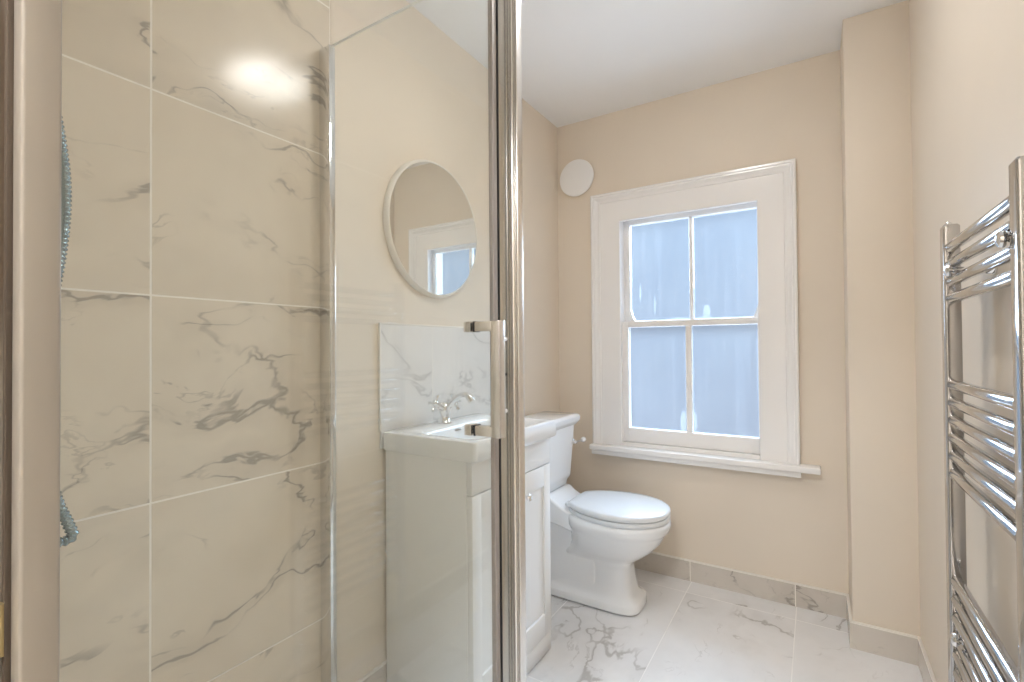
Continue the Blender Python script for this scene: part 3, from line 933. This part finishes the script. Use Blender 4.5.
lv = obj('flush_lever', bm, M['chrome'], toi); lv['label'] = 'chrome lever with white knob'
bm = new_bm(); lathe(bm, [(0.005, 0), (0.010, 0.006), (0.013, 0.018), (0.012, 0.028), (0.006, 0.035), (0, 0.036)], (-1.004, TY + 0.186, 0.659), (0, 1, 0), 20)
obj('lever_knob', bm, M['ceramic'], lv)
bm = new_bm(); tube(bm, [(XL + 0.003, TY - 0.02, 0.19), (-1.13, TY - 0.02, 0.19), (-1.06, TY - 0.02, 0.19)], [0.055, 0.055, 0.060], 28)
sp_ = obj('soil_pipe', bm, M['pipe'], toi); sp_['label'] = 'dark soil pipe behind the pan'

# ------------------------------------------------------------------ towel radiator
RX = 0.2335
rad_t = thing('towel_radiator', 'tall chrome ladder towel radiator on the beige wall', 'towel radiator', (0.25, 1.15, 0.22))
def upright(y0, y1):
    # rectangular section with rounded edges towards the room
    pr = []
    yc = (y0 + y1) / 2
    r = 0.0045
    for cy, sg in ((y1 - r, 1), (y0 + r, -1)):
        ks = range(6) if sg > 0 else range(5, -1, -1)
        for k in ks:
            a = PI / 2 * k / 5
            pr.append((RX + r - r * math.sin(a), cy + sg * r * math.cos(a)))
    pr = pr + [(RX + 0.026, y0), (RX + 0.0275, y0 + 0.0015), (RX + 0.0275, y1 - 0.0015), (RX + 0.026, y1)]
    bm = new_bm()
    def rg(z, s=1.0):
        return [Vector((RX + 0.012 + (x - RX - 0.012) * s, yc + (y - yc) * s, z)) for x, y in pr]
    loft(bm, [rg(0.235, 0.8), rg(0.238), rg(1.380), rg(1.384, 0.8)])
    return obj('upright', bm, M['rail_chrome'], rad_t, angle=40)
u1 = upright(1.360, 1.394)
u0 = upright(0.917, 0.951)
bz = [1.334 - 0.0360 * k for k in range(4)] + [1.044 - 0.0375 * k for k in range(6)] + [0.632 - 0.0385 * k for k in range(10)]
src = None
for z in bz:
    if src is None:
        bm = new_bm()
        ys = [0.949, 0.953, 0.958, 1.353, 1.358, 1.362]
        tube(bm, [(RX + 0.0115, y, z) for y in ys], [0.008, 0.0095, 0.0108, 0.0108, 0.0095, 0.008], 20)
        src = obj('bar', bm, M['rail_chrome'], rad_t, angle=60)
        z_src = z
    else:
        c = src.copy()
        c.location = (src.location.x, src.location.y, src.location.z + z - z_src)
        c.parent = rad_t
        COL.objects.link(c)
for y, z in ((0.968, 1.281), (1.300, 1.279), (0.968, 0.536), (1.300, 0.536)):
    bm = new_bm()
    lathe(bm, [(0.0, -0.0135), (0.007, -0.0130), (0.0115, -0.0105), (0.0130, -0.0070), (0.0120, -0.0035), (0.008, -0.001), (0.005, 0.0)], (RX + 0.003, y, z), (1, 0, 0), 24)
    tube(bm, [(RX, y, z), (XR - 0.006, y, z)], 0.0055, 14)
    lathe(bm, [(0.016, 0), (0.016, -0.003), (0.013, -0.012), (0.008, -0.016), (0.005, -0.03)], (XR - 0.0008, y, z), (1, 0, 0), 24)
    obj('wall_bracket', bm, M['chrome'], rad_t)
bm = new_bm(); lathe(bm, [(0.006, 0), (0.006, 0.006), (0.004, 0.009), (0, 0.010)], (RX + 0.012, 1.377, 1.382), (0, 0, 1), 16)
obj('bleed_valve', bm, M['chrome'], rad_t)
for y in (0.934, 1.377):
    bm = new_bm()
    tube(bm, [(RX + 0.013, y, 0.240), (RX + 0.013, y, 0.20), (RX + 0.013, y, 0.0)], [0.012, 0.009, 0.0075], 16)
    lathe(bm, [(0.014, 0), (0.018, 0.004), (0.018, 0.040), (0.014, 0.044)], (RX + 0.013, y, 0.165), (0, 0, 1), 20)
    obj('valve', bm, M['chrome'], rad_t)
